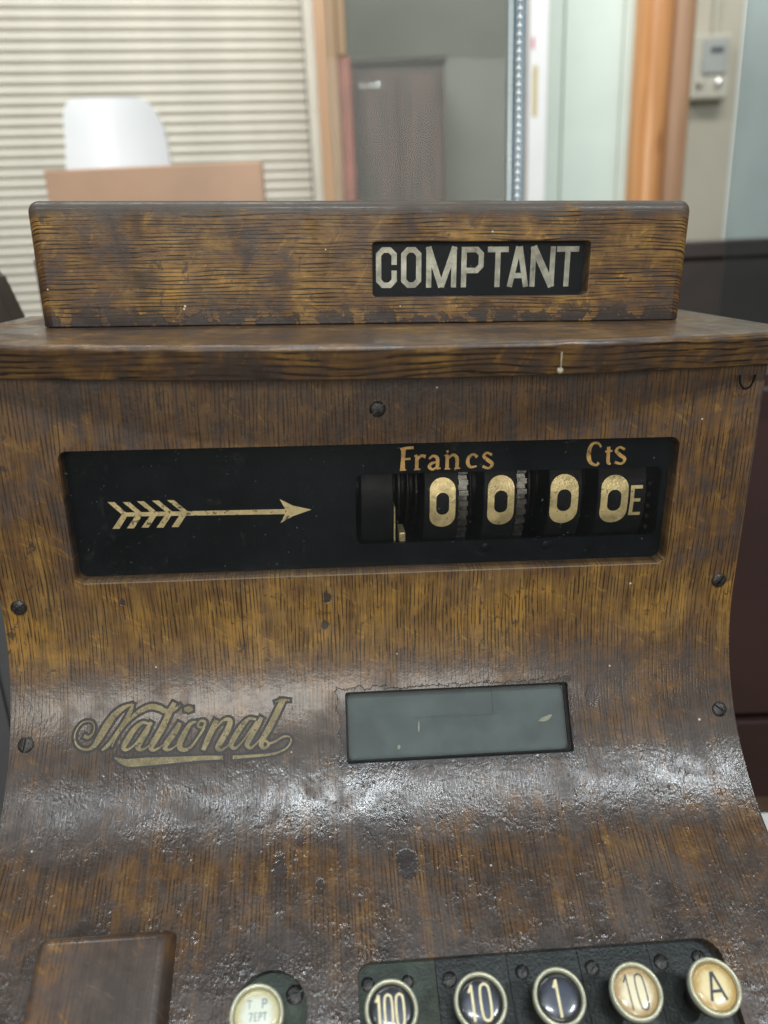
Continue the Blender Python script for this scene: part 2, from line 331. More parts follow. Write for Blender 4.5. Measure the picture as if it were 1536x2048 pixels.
ARROW = [[(-148.46,-129.19),(-144.74,-129.3),(-138.56,-136.29),(-142.04,-136.18)],[(-142.17,-137.34),(-138.68,-137.45),(-143.83,-144.89),(-147.6,-144.76)],[(-140.48,-129.44),(-136.74,-129.55),(-130.46,-136.18),(-133.95,-136.06)],[(-134.08,-137.22),(-130.58,-137.34),(-135.98,-144.86),(-139.76,-144.73)],[(-132.69,-129.25),(-128.94,-129.36),(-122.34,-136.06),(-125.84,-135.95)],[(-125.96,-137.11),(-122.45,-137.22),(-128.09,-144.69),(-131.88,-144.56)],[(-124.61,-129.07),(-120.85,-129.18),(-114.2,-135.95),(-117.71,-135.83)],[(-117.82,-137.0),(-114.31,-137.11),(-119.94,-144.97),(-123.75,-144.84)],[(-116.53,-129.03),(-112.76,-129.15),(-106.04,-135.83),(-109.56,-135.72)],[(-109.66,-136.88),(-106.14,-137.0),(-111.75,-144.95),(-115.56,-144.82)],[(-141.69,-135.46),(-52.23,-136.3),(-52.36,-139.25),(-141.95,-137.78)],[(-55.26,-130.34),(-47.98,-134.38),(-37.8,-137.06),(-51.73,-137.49)],[(-51.73,-137.49),(-37.8,-137.06),(-48.25,-140.56),(-55.39,-144.49)]]

# profile of the register front: upright board, cove, sloping apron ------------
R0, ZT, TH = .1325, -.19, math.radians(62)
S1 = .13; S2 = S1+R0*TH
def sp(s):
    if s <= S1: return 0., -.06-s, 0.
    if s <= S2:
        a = (s-S1)/R0; return -R0*(1-math.cos(a)), ZT-R0*math.sin(a), a
    l = s-S2
    return -R0*(1-math.cos(TH))-l*math.sin(TH), ZT-R0*math.sin(TH)-l*math.cos(TH), TH
def surf(x, s, o=0.):
    y, z, a = sp(s)
    return Vector((x, y-o*math.cos(a), z+o*math.sin(a)))
def s_of(p):
    if p.z >= ZT: return -.06-p.z
    a = math.atan2(ZT-p.z, p.y+R0)
    if a <= TH: return S1+R0*a
    y, z, _ = sp(S2)
    return S2+(p.y-y)*(-math.sin(TH))+(p.z-z)*(-math.cos(TH))
def slopeM(x, s, o=0.):
    """frame on the apron: X right, Y up the slope, Z outward"""
    a = sp(s)[2]
    X = Vector((1, 0, 0)); Z = Vector((0, -math.cos(a), math.sin(a))); Y = Z.cross(X)
    p = surf(x, s, o)
    return Matrix(((X.x, Y.x, Z.x, p.x), (X.y, Y.y, Z.y, p.y), (X.z, Y.z, Z.z, p.z), (0, 0, 0, 1)))
def uv_panel(me):
    lay = me.uv_layers.new(name='UVMap')
    for lp in me.loops:
        p = me.vertices[lp.vertex_index].co
        lay.data[lp.index].uv = (p.x, s_of(p))

# materials -----------------------------------------------------------------
BROWNSPOT = (.05, .036, .032)
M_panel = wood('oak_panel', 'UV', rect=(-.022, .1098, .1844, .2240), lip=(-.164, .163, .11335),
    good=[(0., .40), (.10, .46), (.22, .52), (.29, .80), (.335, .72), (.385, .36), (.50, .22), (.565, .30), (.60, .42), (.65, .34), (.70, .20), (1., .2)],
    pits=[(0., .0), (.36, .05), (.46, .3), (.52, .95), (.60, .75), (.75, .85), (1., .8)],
    spots=[(-.0597, .2763, .0044, BROWNSPOT), (-.0492, .2628, .003, BROWNSPOT), (-.0304, .127, .0026, (.03, .024, .02)), (-.0323, .144, .0024, BROWNSPOT), (.0079, .2779, .0058, (.035, .027, .026)), (.1245, .1926, .004, BROWNSPOT), (.0297, .2529, .003, (.05, .024, .014)), (-.0388, .2863, .0028, BROWNSPOT), (-.1445, .1252, .0018, BROWNSPOT)])
M_boxwood = wood('oak_box', 'X', seed=4., goodbase=.57, wear=(2, -.022, -.040), rough=.42, coat=.15, spec=.3, gain=1.1, tickamt=1.25, tick=(30, .36), top=(.014, .024), mot=1.25, sharp=False, spots=[(.036, -.0522, .0055, (.034, .026, .025)), (.034, -.131, .009, (.045, .03, .022)), (.054, .119, .008, (.05, .034, .024)), (.017, .005, .006, (.03, .024, .024)), (.022, -.09, .005, (.04, .03, .024))])
M_cornice = wood('oak_cornice', 'UV', seed=9., goodbase=.50, rough=.36, coat=.4, tickamt=1.5, mot=1.3, tick=(40, .34))
M_sidewood = wood('oak_side', 'Z', seed=2., goodbase=.35)
M_apron = wood('oak_lid', 'UV', seed=6., gain=1.2, goodbase=.25, rough=.36, tickamt=.6)
M_black = plain('black_enamel', (.0045, .0062, .0080), .42, 0, .35, 30, .1, 900, 0, dirt=((.03, .029, .027), 55, .62, .5), spec=.12)
M_darkin = plain('blackened_steel', (.012, .011, .010), .45, .6, .3, 90, .2)
M_wheel = plain('wheel_enamel', (.008, .009, .009), .5, 0, .3, 120, .15, dirt=((.07, .065, .055), 140, .66, .5), spec=.15)
M_gear = plain('worn_steel', (.15, .145, .13), .38, .85, .4, 160, .2)
M_goldp = plain('gold_paint', (.66, .53, .26), .36, .35, .28, 110, .5, 700, dirt=((.10, .07, .03), 260, .60, .75))
M_arrowp = plain('pale_gold_paint', (.64, .51, .26), .42, .2, .2, 150, .2, 700, dirt=((.05, .045, .03), 300, .55, .9))
M_orangep = plain('ochre_paint', (.54, .33, .11), .5, .1, .3, 200, .2, 700, dirt=((.09, .05, .02), 330, .59, .8))
M_silverp = plain('silvered_lettering', (.38, .38, .31), .32, .35, .35, 120, .15, 600, dirt=((.05, .05, .04), 230, .63, .7))
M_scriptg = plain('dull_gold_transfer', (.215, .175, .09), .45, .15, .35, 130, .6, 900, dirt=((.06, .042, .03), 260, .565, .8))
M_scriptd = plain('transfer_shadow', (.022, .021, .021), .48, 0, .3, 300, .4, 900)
M_screw = plain('old_screw_steel', (.060, .058, .056), .42, .7, .4, 350, .5, 900, dirt=((.03, .02, .015), 300, .55, .6))
M_glass = glass('window_glass', dust=.002, smear=.005, refl=.6, specks=.12)
M_lglass = glass('label_glass', (.87, .9, .895), dust=.05, smear=.02, dustcol=(.50, .53, .53))
M_card = plain('grey_green_card', (.105, .118, .114), .6, 0, .25, 45, .1, dirt=((.10, .09, .06), 120, .64, .4))
M_plate = plain('green_black_plate', (.014, .018, .016), .42, .2, .45, 70, .5, 600, dirt=((.085, .085, .07), 110, .62, .45))
M_plateg = plain('green_plate', (.036, .050, .034), .5, .1, .35, 120, .5, 700, dirt=((.10, .10, .08), 160, .62, .5))
M_stem = plain('key_stem_black', (.013, .012, .011), .5, .2, .3, 100, .2)
M_ring = plain('nickel_ring', (.60, .60, .45), .30, .45, .12, 200, .1, dirt=((.18, .16, .09), 400, .68, .5))
M_brass = plain('brass_edge', (.5, .42, .22), .4, .7, .3, 300, .4)
M_cream = plain('cream_paint', (.74, .66, .40), .45, 0, .1, 300, .1)
M_ink = plain('blue_black_ink', (.03, .036, .05), .45, 0, .2, 300, .1)
M_inkp = plain('faded_ink', (.24, .29, .31), .5, 0, .2, 300, .1)
M_rust = plain('dark_slot', (.02, .016, .014), .7, 0, .3, 300, .3)
M_drop = plain('dried_paint', (.46, .40, .28), .5, 0, .15, 400, .3)
def keyface(name, centre, rim, blot, rough=.22):
    t = NT(name); P = t.coord('Object'); c = t.sep(P)
    r = t.math('SQRT', t.math('ADD', t.math('MULTIPLY', c[0], c[0]), t.math('MULTIPLY', c[1], c[1])))
    r = t.math('ADD', r, t.math('MULTIPLY', t.math('SUBTRACT', t.noise(P, 260, 3, .6), .5), .005))
    col = t.mix(t.step(r, .0050, .0088), centre, rim)
    col = t.mix(t.math('MULTIPLY', t.step(t.noise(P, 330, 4, .65), .56, .66), .45), col, blot)
    return t.set(Base_Color=col, Roughness=rough+.14, Coat_Weight=.6, Coat_Roughness=.12, Normal=t.bump(t.noise(P, 280, 2), .12, .0008))
M_fblue = keyface('blue_key_paper', (.042, .052, .078), (.007, .008, .010), (.065, .08, .11))
M_fyel = keyface('yellowed_key_paper', (.72, .61, .33), (.44, .29, .10), (.80, .72, .48))
M_fcream = keyface('cream_key_paper', (.74, .67, .46), (.40, .28, .13), (.82, .74, .50))
M_fmint = keyface('pale_key_paper', (.66, .70, .60), (.52, .48, .28), (.78, .80, .70))

# ====================================================================== the cash register
CR = empty('cash_register', 'old brown oak cash register with indicator wheels and round keys', 'cash register', (0, .05, -.56))
OFF = Matrix.Translation((0, -.05, .56))
def under(o):
    o.matrix_parent_inverse = OFF; return o
def part(name, bm, mat, smooth=None, parent=None):
    if parent is None:
        return under(obj(name, bm, mat, CR, smooth))
    return obj(name, bm, mat, parent, smooth)

# ---- front panel with its openings
SEND = .452
def panel_solid():
    bm = bmesh.new(); ss = [-.001, S1*.5]+[S1+R0*TH*i/72 for i in range(73)]+[S2+(SEND-S2)*.5, SEND]
    pr = [surf(0, s)[1:] for s in ss]; bk = [surf(0, s, -.014)[1:] for s in ss]
    ring = [(p[0], p[1]) for p in pr]+[(p[0], p[1]) for p in bk[::-1]]
    xs = (-.21, .21)
    loft(bm, [[(x, a, b) for a, b in ring] for x in xs])
    bmesh.ops.recalc_face_normals(bm, faces=bm.faces)
    return bm
def tmp_obj(bm):
    bmesh.ops.recalc_face_normals(bm, faces=bm.faces)
    me = bpy.data.meshes.new('cutter'); bm.to_mesh(me); bm.free()
    o = bpy.data.objects.new('cutter', me); COL.objects.link(o); return o
def cutters():
    bm = bmesh.new()
    prism(bm, rrect(-.1682, .1663, -.1728, -.0981, .0048), lambda x, z: (x, -.03, z), lambda x, z: (x, .04, z))
    o1 = tmp_obj(bm); bm = bmesh.new()
    Ml = slopeM(0, .2040, 0)
    prism(bm, rrect(-.022, .1098, -.0200, .0196, .0016), lambda x, y: Ml @ Vector((x, y, -.05)), lambda x, y: Ml @ Vector((x, y, .05)))
    o2 = tmp_obj(bm); bm = bmesh.new()
    Mp = slopeM(0, .3236, 0)
    prism(bm, rrect(-.0212, .1612, -.118, 0, (.0105, .0062, .006, .006)), lambda x, y: Mp @ Vector((x, y, -.05)), lambda x, y: Mp @ Vector((x, y, .02)))
    o3 = tmp_obj(bm); bm = bmesh.new()
    prism(bm, rrect(-.0796, -.0458, -.036, -.0003, .0168, 10), lambda x, y: Mp @ Vector((x, y, -.05)), lambda x, y: Mp @ Vector((x, y, .02)))
    o4 = tmp_obj(bm)
    return [o1, o2, o3, o4]
po = tmp_obj(panel_solid()); cs = cutters()
for c_ in cs:
    md = po.modifiers.new('b', 'BOOLEAN'); md.operation = 'DIFFERENCE'; md.object = c_; md.solver = 'EXACT'
bv = po.modifiers.new('v', 'BEVEL'); bv.width = .0003; bv.segments = 1; bv.limit_method = 'ANGLE'; bv.angle_limit = math.radians(50)
dg = bpy.context.evaluated_depsgraph_get(); dg.update()
pm = bpy.data.meshes.new_from_object(po.evaluated_get(dg)); pm.name = 'front_panel'
for o in cs+[po]:
    m = o.data; bpy.data.objects.remove(o); bpy.data.meshes.remove(m)
for p in pm.polygons: p.use_smooth = True
pm.set_sharp_from_angle(angle=math.radians(40))
uv_panel(pm); pm.materials.clear()
def set_normals(me, fn):
    nor = [Vector(c.vector) for c in me.corner_normals]
    for p in me.polygons:
        for li in p.loop_indices:
            v = fn(p, me.vertices[me.loops[li].vertex_index].co)
            if v is not None: nor[li] = v
    me.normals_split_custom_set([tuple(v) for v in nor])
def panel_n(p, co):
    a = sp(s_of(co))[2]; n = Vector((0, -math.cos(a), math.sin(a)))
    a2 = sp(s_of(p.center))[2]
    return n if p.normal.dot(Vector((0, -math.cos(a2), math.sin(a2)))) > .99 else None
set_normals(pm, panel_n)
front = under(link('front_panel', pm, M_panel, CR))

# ---- cabinet behind the panel
bm = bmesh.new()
def side_pts():
    pts = [surf(0, s, -.0142)[1:] for s in [-.001, .06, S1]+[S1+R0*TH*i/14 for i in range(1, 15)]+[SEND]]
    y, z = pts[-1]
    return [(a, b) for a, b in pts]+[(y, -.556), (.16, -.556), (.16, -.059)]
for x0, x1 in ((-.209, -.197), (.197, .209)):
    b2 = bmesh.new(); prism(b2, side_pts(), lambda a, b, x=x0: (x, a, b), lambda a, b, x=x1: (x, a, b))
    part('side_panel', b2, M_sidewood)
bm.free(); bm = bmesh.new(); boxr(bm, -.196, .196, .148, .158, -.556, -.06); part('back_panel', bm, M_sidewood)
yf = surf(0, SEND, 0).y; zf = surf(0, SEND, -.0142).z
bm = bmesh.new(); boxr(bm, -.21, .21, yf-.004, yf+.012, -.54, zf-.004, .002); part('lower_front', bm, M_sidewood)
bm = bmesh.new(); boxr(bm, -.225, .225, yf-.02, .165, -.56, -.5405, .004); part('plinth', bm, M_sidewood)

# ---- cornice board with its bowed front
def cornice():
    bm = bmesh.new(); nx = 96; rings = []
    hw, yb = .2255, .157
    for i in range(nx+1):
        x = -hw+2*hw*i/nx
        k = min(1, abs(x)/.2)
        yfr = -.0405+.0255*k*k
        j = lambda s, a: a*(noise.noise(Vector((x*60, s, 3)))+.6*noise.noise(Vector((x*210, s, 8))))
        zt, zb = -.0409, -.0585
        c = []
        c.append((x, yb, zb)); c.append((x, yfr+.0085, zb+j(1, .0004)))
        c.append((x, yfr+.0065+j(2, .0004), zb+.0008))
        c.append((x, yfr+.004, zb+.006)); c.append((x, yfr+.0012, zb+.0125+j(5, .0003)))
        for q in range(6):
            a = PI*.5*q/5+.1*(1-q/5)
            c.append((x, yfr+.0028-.0028*math.cos(a)+j(3, .0005), zt-.0028+.0028*math.sin(a)+j(4, .00035)))
        c.append((x, yfr+.02, zt)); c.append((x, .02, zt)); c.append((x, yb-.002, zt)); c.append((x, yb, zt-.002))
        rings.append(c)
    loft(bm, rings)
    return bm
co = part('cornice', cornice(), M_cornice, 35)
uvl = co.data.uv_layers.new(name='UVMap')
for lp in co.data.loops:
    v = co.data.vertices[lp.vertex_index].co
    uvl.data[lp.index].uv = (v.z+.8*(v.y-(-.0405+.0255*min(1, abs(v.x)/.2)**2)), v.x)

# ---- indicator box on top
def top_box():
    # front shell with an opening: tall-ring loft around the window, built as rounded box then boolean
    bm = bmesh.new()
    boxr(bm, -.1878, .1878, .0624, .150, -.0406, .0268, 0)
    es = [e for e in bm.edges if not (e.verts[0].co.z < -.04 and e.verts[1].co.z < -.04)]
    bmesh.ops.bevel(bm, geom=es, offset=.0062, segments=5, profile=.5, affect='EDGES')
    return bm
tb = tmp_obj(top_box())
bm = bmesh.new()
prism(bm, rrect(.0013, .1287, -.0258, .0047, .0024), lambda x, z: (x, .03, z), lambda x, z: (x, .0735, z)); ct = tmp_obj(bm)
md = tb.modifiers.new('b', 'BOOLEAN'); md.operation = 'DIFFERENCE'; md.object = ct; md.solver = 'EXACT'
bv = tb.modifiers.new('v', 'BEVEL'); bv.width = .0007; bv.segments = 2; bv.limit_method = 'ANGLE'; bv.angle_limit = math.radians(60)
dg = bpy.context.evaluated_depsgraph_get(); dg.update()
bmx = bpy.data.meshes.new_from_object(tb.evaluated_get(dg)); bmx.name = 'indicator_box'
for o in (tb, ct):
    m = o.data; bpy.data.objects.remove(o); bpy.data.meshes.remove(m)
for v in bmx.vertices:          # the box narrows a touch towards the cornice, with worn edges
    v.co.x *= 1+.035*(v.co.z+.0408)*.6
    if v.co.z < -.03: v.co.y += 0
for p in bmx.polygons: p.use_smooth = True
bmx.set_sharp_from_angle(angle=math.radians(42)); bmx.materials.clear()
set_normals(bmx, lambda p, co: p.normal.copy() if p.area > 4e-5 and max(abs(c) for c in p.normal) > .99 else None)
under(link('indicator_box', bmx, M_boxwood, CR))

# sign plate inside the box and its lettering
bm = bmesh.new(); boxr(bm, .0014, .1286, .0728, .0734, -.0257, .0046)
sign = part('sign_plate', bm, M_black)
YL = .0727
def octg(x0, x1, z0, z1, c): return [(x0+c, z1), (x1-c, z1), (x1, z1-c), (x1, z0+c), (x1-c, z0), (x0+c, z0), (x0, z0+c), (x0, z1-c)]
sw = .0031; hwid = sw/2
fz = lambda x, z, o: (-.0291+(x+.0291)*1.009, YL-o, z*1.009)
def letters_sign(bm):
    k = [0.]
    def S(p, w=sw, closed=False):
        k[0] += 6e-6; strip(bm, p, [w]*len(p), fz, .0001+k[0], closed)
    def bx(a, b): return a+hwid, b-hwid
    T, B = .0018, -.0209
    x0, x1 = bx(.0036, .0158); t, b = T-hwid, B+hwid; c = .0026
    S([(x1, t-.0082), (x1, t-c), (x1-c, t), (x0+c, t), (x0, t-c), (x0, b+c), (x0+c, b), (x1-c, b), (x1, b+c), (x1, b+.0082)])
    x0, x1 = bx(.0183, .0302); S(octg(x0, x1, b, t, c), closed=True)
    x0, x1 = bx(.0331, .0510); xm = (x0+x1)/2
    S([(x0, B), (x0, T)]); S([(x1, B), (x1, T)]); S([(x0-.0004, T), (xm, B+.0002)], .0034); S([(x1+.0004, T), (xm, B+.0002)], .0034)
    x0, x1 = bx(.0538, .0671); mz = B+.0095
    S([(x0, B), (x0, T)]); S([(x0+hwid, t), (x1-c, t), (x1, t-c), (x1, mz+c), (x1-c, mz), (x0+hwid, mz)])
    for a, b_ in ((.0693, .0817), (.1106, .1239)):
        S([(a, t), (b_, t)]); xm = (a+b_)/2; S([(xm, t-hwid), (xm, B)])
    x0, x1 = .0816, .0942; xm = (x0+x1)/2+.0001
    S([(x0+.0014, B), (xm-.0004, T)], .0032); S([(x1-.0014, B), (xm+.0004, T)], .0032); S([(x0+.0034, B+.0064), (x1-.0034, B+.0064)], .0030)
    x0, x1 = bx(.0951, .1098)
    S([(x0, B), (x0, T)]); S([(x1, B), (x1, T)]); S([(x0-.0002, T), (x1+.0002, B)], .0040)
bm = bmesh.new(); letters_sign(bm); part('lettering', bm, M_silverp, parent=sign)
bm = bmesh.new(); boxr(bm, .0014, .1286, .0652, .0664, -.0257, .0046); part('glass_pane', bm, M_glass)

# ---- black indicator plate behind the panel
YP = .0095
def iplate():
    bm = bmesh.new()
    outer = rrect(-.1745, .1725, -.179, -.092, .003)
    inner = rrect(-.0130, .1626, -.1590, -.1176, .0042)
    n = len(outer); d = .0022
    def q(p, y): return bm.verts.new((p[0], y, p[1]))
    A = [q(p, YP) for p in outer]; B = [q(p, YP) for p in inner]; C = [q(p, YP+d) for p in inner]; D = [q(p, YP+d) for p in outer]
    for i in range(n):
        j = (i+1) % n
        bm.faces.new((A[i], A[j], B[j], B[i])); bm.faces.new((B[i], B[j], C[j], C[i])); bm.faces.new((C[i], C[j], D[j], D[i])); bm.faces.new((D[i], D[j], A[j], A[i]))
    return bm
ip = part('indicator_plate', iplate(), M_black)
fp = lambda x, z, o: (x, YP-o, z)
bm = bmesh.new()
for k, q in enumerate(ARROW):
    vs = [bm.verts.new((a*.001, YP-.0001-k*6e-6, b*.001)) for a, b in q]; bm.faces.new(vs)
part('arrow_emblem', bm, M_arrowp, parent=ip)
for dd in (FRANCS[:18]+FRANCS[18:19], FRANCS[19:]):
    bm = bmesh.new(); strokes(bm, dd, fp, .0001); part('lettering', bm, M_orangep, parent=ip)
for x in (.062, .098):
    bm = bmesh.new(); lathe(bm, [(.0001, .0006), (.0022, .0006), (.0030, .0001)], Matrix.Translation((x, YP, -.1635)) @ Matrix.Rotation(PI/2, 4, 'X'), 16, False)
    part('rivet', bm, M_black, 40, parent=ip)
bm = bmesh.new(); boxr(bm, -.1735, .1718, .0030, .0042, -.178, -.093); part('glass_pane', bm, M_glass)

# ---- number wheels, gears and shaft in the opening
RW, YW, ZW = .046, .0150, -.1385
YC = YW+RW
def cyl(x, z, o):
    a = (z-ZW)/RW; return (x, YC-(RW+o)*math.cos(a), ZW+(RW+o)*math.sin(a))
def wheel(x0, x1):
    bm = bmesh.new()
    M = Matrix.Translation((x0, YC, ZW)) @ Matrix.Rotation(PI/2, 4, 'Y')
    h = x1-x0; e = .0005
    lathe(bm, [(RW-.007, 0), (RW-e, 0), (RW, e), (RW, h-e), (RW-e, h), (RW-.007, h)], M, 72)
    return part('number_wheel', bm, M_wheel, 40)
def stadium(x0, x1, z0, z1, n=8):
    return rrect(x0, x1, z0, z1, (x1-x0)/2*.98, n)
def zero(w, x0, x1, zb, zt, tt=None, material=None):
    bm = bmesh.new(); ww = x1-x0
    o = stadium(x0, x1, zb, zt); i = stadium(x0+ww*.25, x1-ww*.25, zb+(zt-zb)*.27, zt-(zt-zb)*.29)
    vo = [bm.verts.new(cyl(a, b, .00015)) for a, b in o]; vi = [bm.verts.new(cyl(a, b, .00015)) for a, b in i]
    n = len(o)
    for k in range(n):
        j = (k+1) % n; bm.faces.new((vo[k], vo[j], vi[j], vi[k]))
    bmesh.ops.subdivide_edges(bm, edges=[e for e in bm.edges], cuts=2, use_grid_fill=True)
    for v in bm.verts:
        a = (math.atan2(v.co.z-ZW, YC-v.co.y)); v.co.y = YC-(RW+.00015)*math.cos(a); v.co.z = ZW+(RW+.00015)*math.sin(a)
    part('numeral', bm, M_goldp, parent=w)
w0 = wheel(-.0098, .0088)
w1 = wheel(.0265, .0462); zero(w1, .0297, .0446, -.1527, -.1226)
w2 = wheel(.0610, .0802); zero(w2, .0633, .0788, -.1525, -.1222)
w3 = wheel(.0993, .1188); zero(w3, .1000, .1166, -.1528, -.1226)
w4 = wheel(.1283, .1572); zero(w4, .1301, .1464, -.1535, -.1238)
bm = bmesh.new()
E0, E1, EB, ET = .1478, .1549, -.1487, -.1302
for k, (p, wd) in enumerate((([(E0+.0011, EB), (E0+.0011, ET)], .0022), ([(E0, ET-.001), (E1, ET-.001)], .002), ([(E0, -.139), (E1-.001, -.139)], .002), ([(E0, EB+.001), (E1, EB+.001)], .002))):
    q, v = catmull(p, [wd]*2); n = 6
    q = [(p[0][0]+(p[1][0]-p[0][0])*i/n, p[0][1]+(p[1][1]-p[0][1])*i/n) for i in range(n+1)]
    strip(bm, q, [wd]*(n+1), cyl, .00012+k*6e-6)
part('letter_mark', bm, M_goldp, parent=w4)
for x0, x1 in ((.0466, .0520), (.0806, .0862)):
    bm = bmesh.new(); nt = 46; ring = []
    for i in range(nt):
        for f, r in ((-.26, .0455), (.20, .0455), (.26, .0415), (.74-.0, .0415)):
            a = 2*PI*(i+f)/nt; ring.append((r*math.cos(a), r*math.sin(a)))
    prism(bm, ring, lambda a, b, x=x0: (x, YC+a, ZW+b), lambda a, b, x=x1: (x, YC+a, ZW+b))
    part('gear', bm, M_gear, 20)
Mx = Matrix.Translation((-.19, YC, ZW)) @ Matrix.Rotation(PI/2, 4, 'Y')
bm = bmesh.new(); lathe(bm, [(.022, 0), (.022, .38)], Mx, 40); part('shaft', bm, M_darkin, 40)
for x, r, h in ((.0120, .031, .003), (.0172, .034, .0025), (.0225, .029, .003), (.0545, .033, .0025), (.0895, .033, .003), (.0945, .030, .002), (.1215, .032, .003)):
    bm = bmesh.new(); M = Matrix.Translation((x, YC, ZW)) @ Matrix.Rotation(PI/2, 4, 'Y')
    lathe(bm, [(.02, 0), (r-.001, 0), (r, .001), (r, h-.001), (r-.001, h), (.02, h)], M, 40); part('collar', bm, M_darkin, 40)
bm = bmesh.new(); boxr(bm, .0090, .0098, .0150, .026, -.1600, -.139); part('brass_strip', bm, M_brass)
bm = bmesh.new(); boxr(bm, .0120, .0158, .0145, .03, -.1610, -.1545, .0006); part('brass_block', bm, M_brass)
bm = bmesh.new()
for i in range(5): boxr(bm, .1585, .1608, .0165, .022, -.158+.0067*i, -.1555+.0067*i, .0004)
part('index_pegs', bm, M_darkin)

# ---- label window in the cove
Ml = slopeM(0, .2040, 0)
def inM(bm, M): bmesh.ops.transform(bm, matrix=M, verts=bm.verts); return bm
bm = bmesh.new(); boxr(bm, -.0225, .1103, -.0205, .0202, -.0085, -.0070); label = part('label_card', inM(bm, Ml), M_card)
bm = bmesh.new()
fr_o, fr_i = rrect(-.0219, .1097, -.0199, .0195, .0012), rrect(-.0209, .1080, -.0188, .0186, .0030)
Rg = [[Vector((a, b, z)) for a, b in r_] for r_, z in ((fr_o, -.0026), (fr_i, -.0026), (fr_i, -.0069), (fr_o, -.0069))]
V_ = [[bm.verts.new(p) for p in r_] for r_ in Rg]; n_ = len(fr_o)
for a, b_ in ((0, 1), (1, 2), (2, 3), (3, 0)):
    for i in range(n_): bm.faces.new((V_[a][i], V_[a][(i+1) % n_], V_[b_][(i+1) % n_], V_[b_][i]))
part('window_frame', inM(bm, Ml), M_darkin)
bm = bmesh.new(); boxr(bm, -.0206, .1077, -.0185, .0183, -.0046, -.0034); part('glass_pane', inM(bm, Ml), M_lglass)
def flakes(bm, items, z):
    for k, (x, y, pts) in enumerate(items):
        vs = [bm.verts.new((x+a*.001, y+b*.001, z+.0002*math.sin(i*1.9))) for i, (a, b) in enumerate(pts)]; bm.faces.new(vs)
for fl_ in [(.0955, -.0012, [(-3.4, -.9), (-1, .9), (3, 2.1), (5.3, 2.6), (4.9, 1.2), (2.6, -.9), (-.4, -1.5)]), (.0208, -.0018, [(-.6, -3.4), (.3, -2.2), (.55, 1), (.3, 3.4), (-.4, 2.2), (-.7, -.6)]), (.0085, -.0128, [(-1, -.7), (0, -1.3), (.9, -.5), (.8, .9), (-.2, 1.3), (-.9, .7)])]:
    bm = bmesh.new(); flakes(bm, [fl_], -.0064); part('paint_flake', inM(bm, Ml), M_drop)
bm = bmesh.new(); boxr(bm, .0655, .0660, .0035, .0170, -.0069, -.0062); boxr(bm, .018, .0655, .0030, .0036, -.0069, -.0062); part('card_edge', inM(bm, Ml), M_card)

# ---- maker's script transfer
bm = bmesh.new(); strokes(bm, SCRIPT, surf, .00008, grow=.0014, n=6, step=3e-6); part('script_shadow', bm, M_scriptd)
bm = bmesh.new(); strokes(bm, SCRIPT, surf, .00020, n=6, step=5e-6); part('script_lettering', bm, M_scriptg)

# ---- screws
def screw_bm(r, ang, h=.0014, slot=.0011):
    bm = bmesh.new(); n = 12
    for sgn in (1, -1):
        c = math.asin(min(.9, slot/2/r))
        a0, a1 = c, PI-c
        rings = []
        for rr, hh in ((r, -.002), (r, h*.35), (r*.86, h*.75), (r*.55, h)):
            pts = []
            for i in range(n+1):
                a = a0+(a1-a0)*i/n
                x, y = rr*math.cos(a), max(slot/2, rr*math.sin(a)); pts.append(Vector((x, sgn*y, hh)))
            rings.append(pts)
        loft(bm, rings)
    lathe(bm, [(r*.97, -.002), (r*.97, h*.05)], Matrix(), 20)
    bmesh.ops.rotate(bm, verts=bm.verts, cent=(0, 0, 0), matrix=Matrix.Rotation(ang, 3, 'Z'))
    return bm
for x, s, a in ((-.2006, .1258, .6), (.2003, .1255, 1.0), (-.201, .2046, 1.45), (.2008, .2044, -.7), (-.001, .0191, .75)):
    part('screw', inM(screw_bm(.0043, a), slopeM(x, s, .0003)), M_screw, 40)

# ---- raised lid at lower left
def lid():
    bm = bmesh.new(); Mq = slopeM(0, .3045, 0); n = 24
    def ring(x0, x1, y0, y1, z, r): return [Mq @ Vector((a, b, z)) for a, b in rrect(x0, x1, y0, y1, r)]
    loft(bm, [ring(-.1752, -.1098, -.125, .0012, -.001, .004), ring(-.1746, -.1104, -.1245, .0004, .0045, .0045), ring(-.1738, -.1122, -.1237, -.0012, .0078, .004), ring(-.1724, -.1140, -.122, -.0026, .0096, .0035), ring(-.1700, -.1166, -.120, -.0046, .0100, .003)])
    return bm
lo = part('lid', lid(), M_apron, 50); uv_panel(lo.data)

# ---- key plates, screws and keys
Mk = slopeM(0, .3236, -.0058)
edges = [-.0222, .0175, .0535, .0897, .1260, .1622]
for i in range(5):
    bm = bmesh.new(); boxr(bm, edges[i]+.00008, edges[i+1]-.00008, -.119, .001, -.002, .00015*(i % 2), .0001, 1)
    part('key_plate', inM(bm, Mk), M_plate if i else M_plateg)
bm = bmesh.new(); boxr(bm, -.083, -.0425, -.04, .002, -.003, 0); part('key_plate', inM(bm, Mk), M_plateg)
for x, y, a, r in ((-.0163, -.0084, .5, .0033), (.0031, -.0086, 1.2, .0031), (.0239, -.0089, .35, .0036), (.0603, -.0081, 1.0, .0034), (.0957, -.0086, .8, .0036), (.1313, -.0083, .1, .0036), (-.0518, -.0103, .4, .0042), (.151, -.0075, 1.3, .0034)):
    part('plate_screw', inM(screw_bm(r, a, .0012, .0008), Mk @ Matrix.Translation((x, y, .0004))), M_screw, 40)

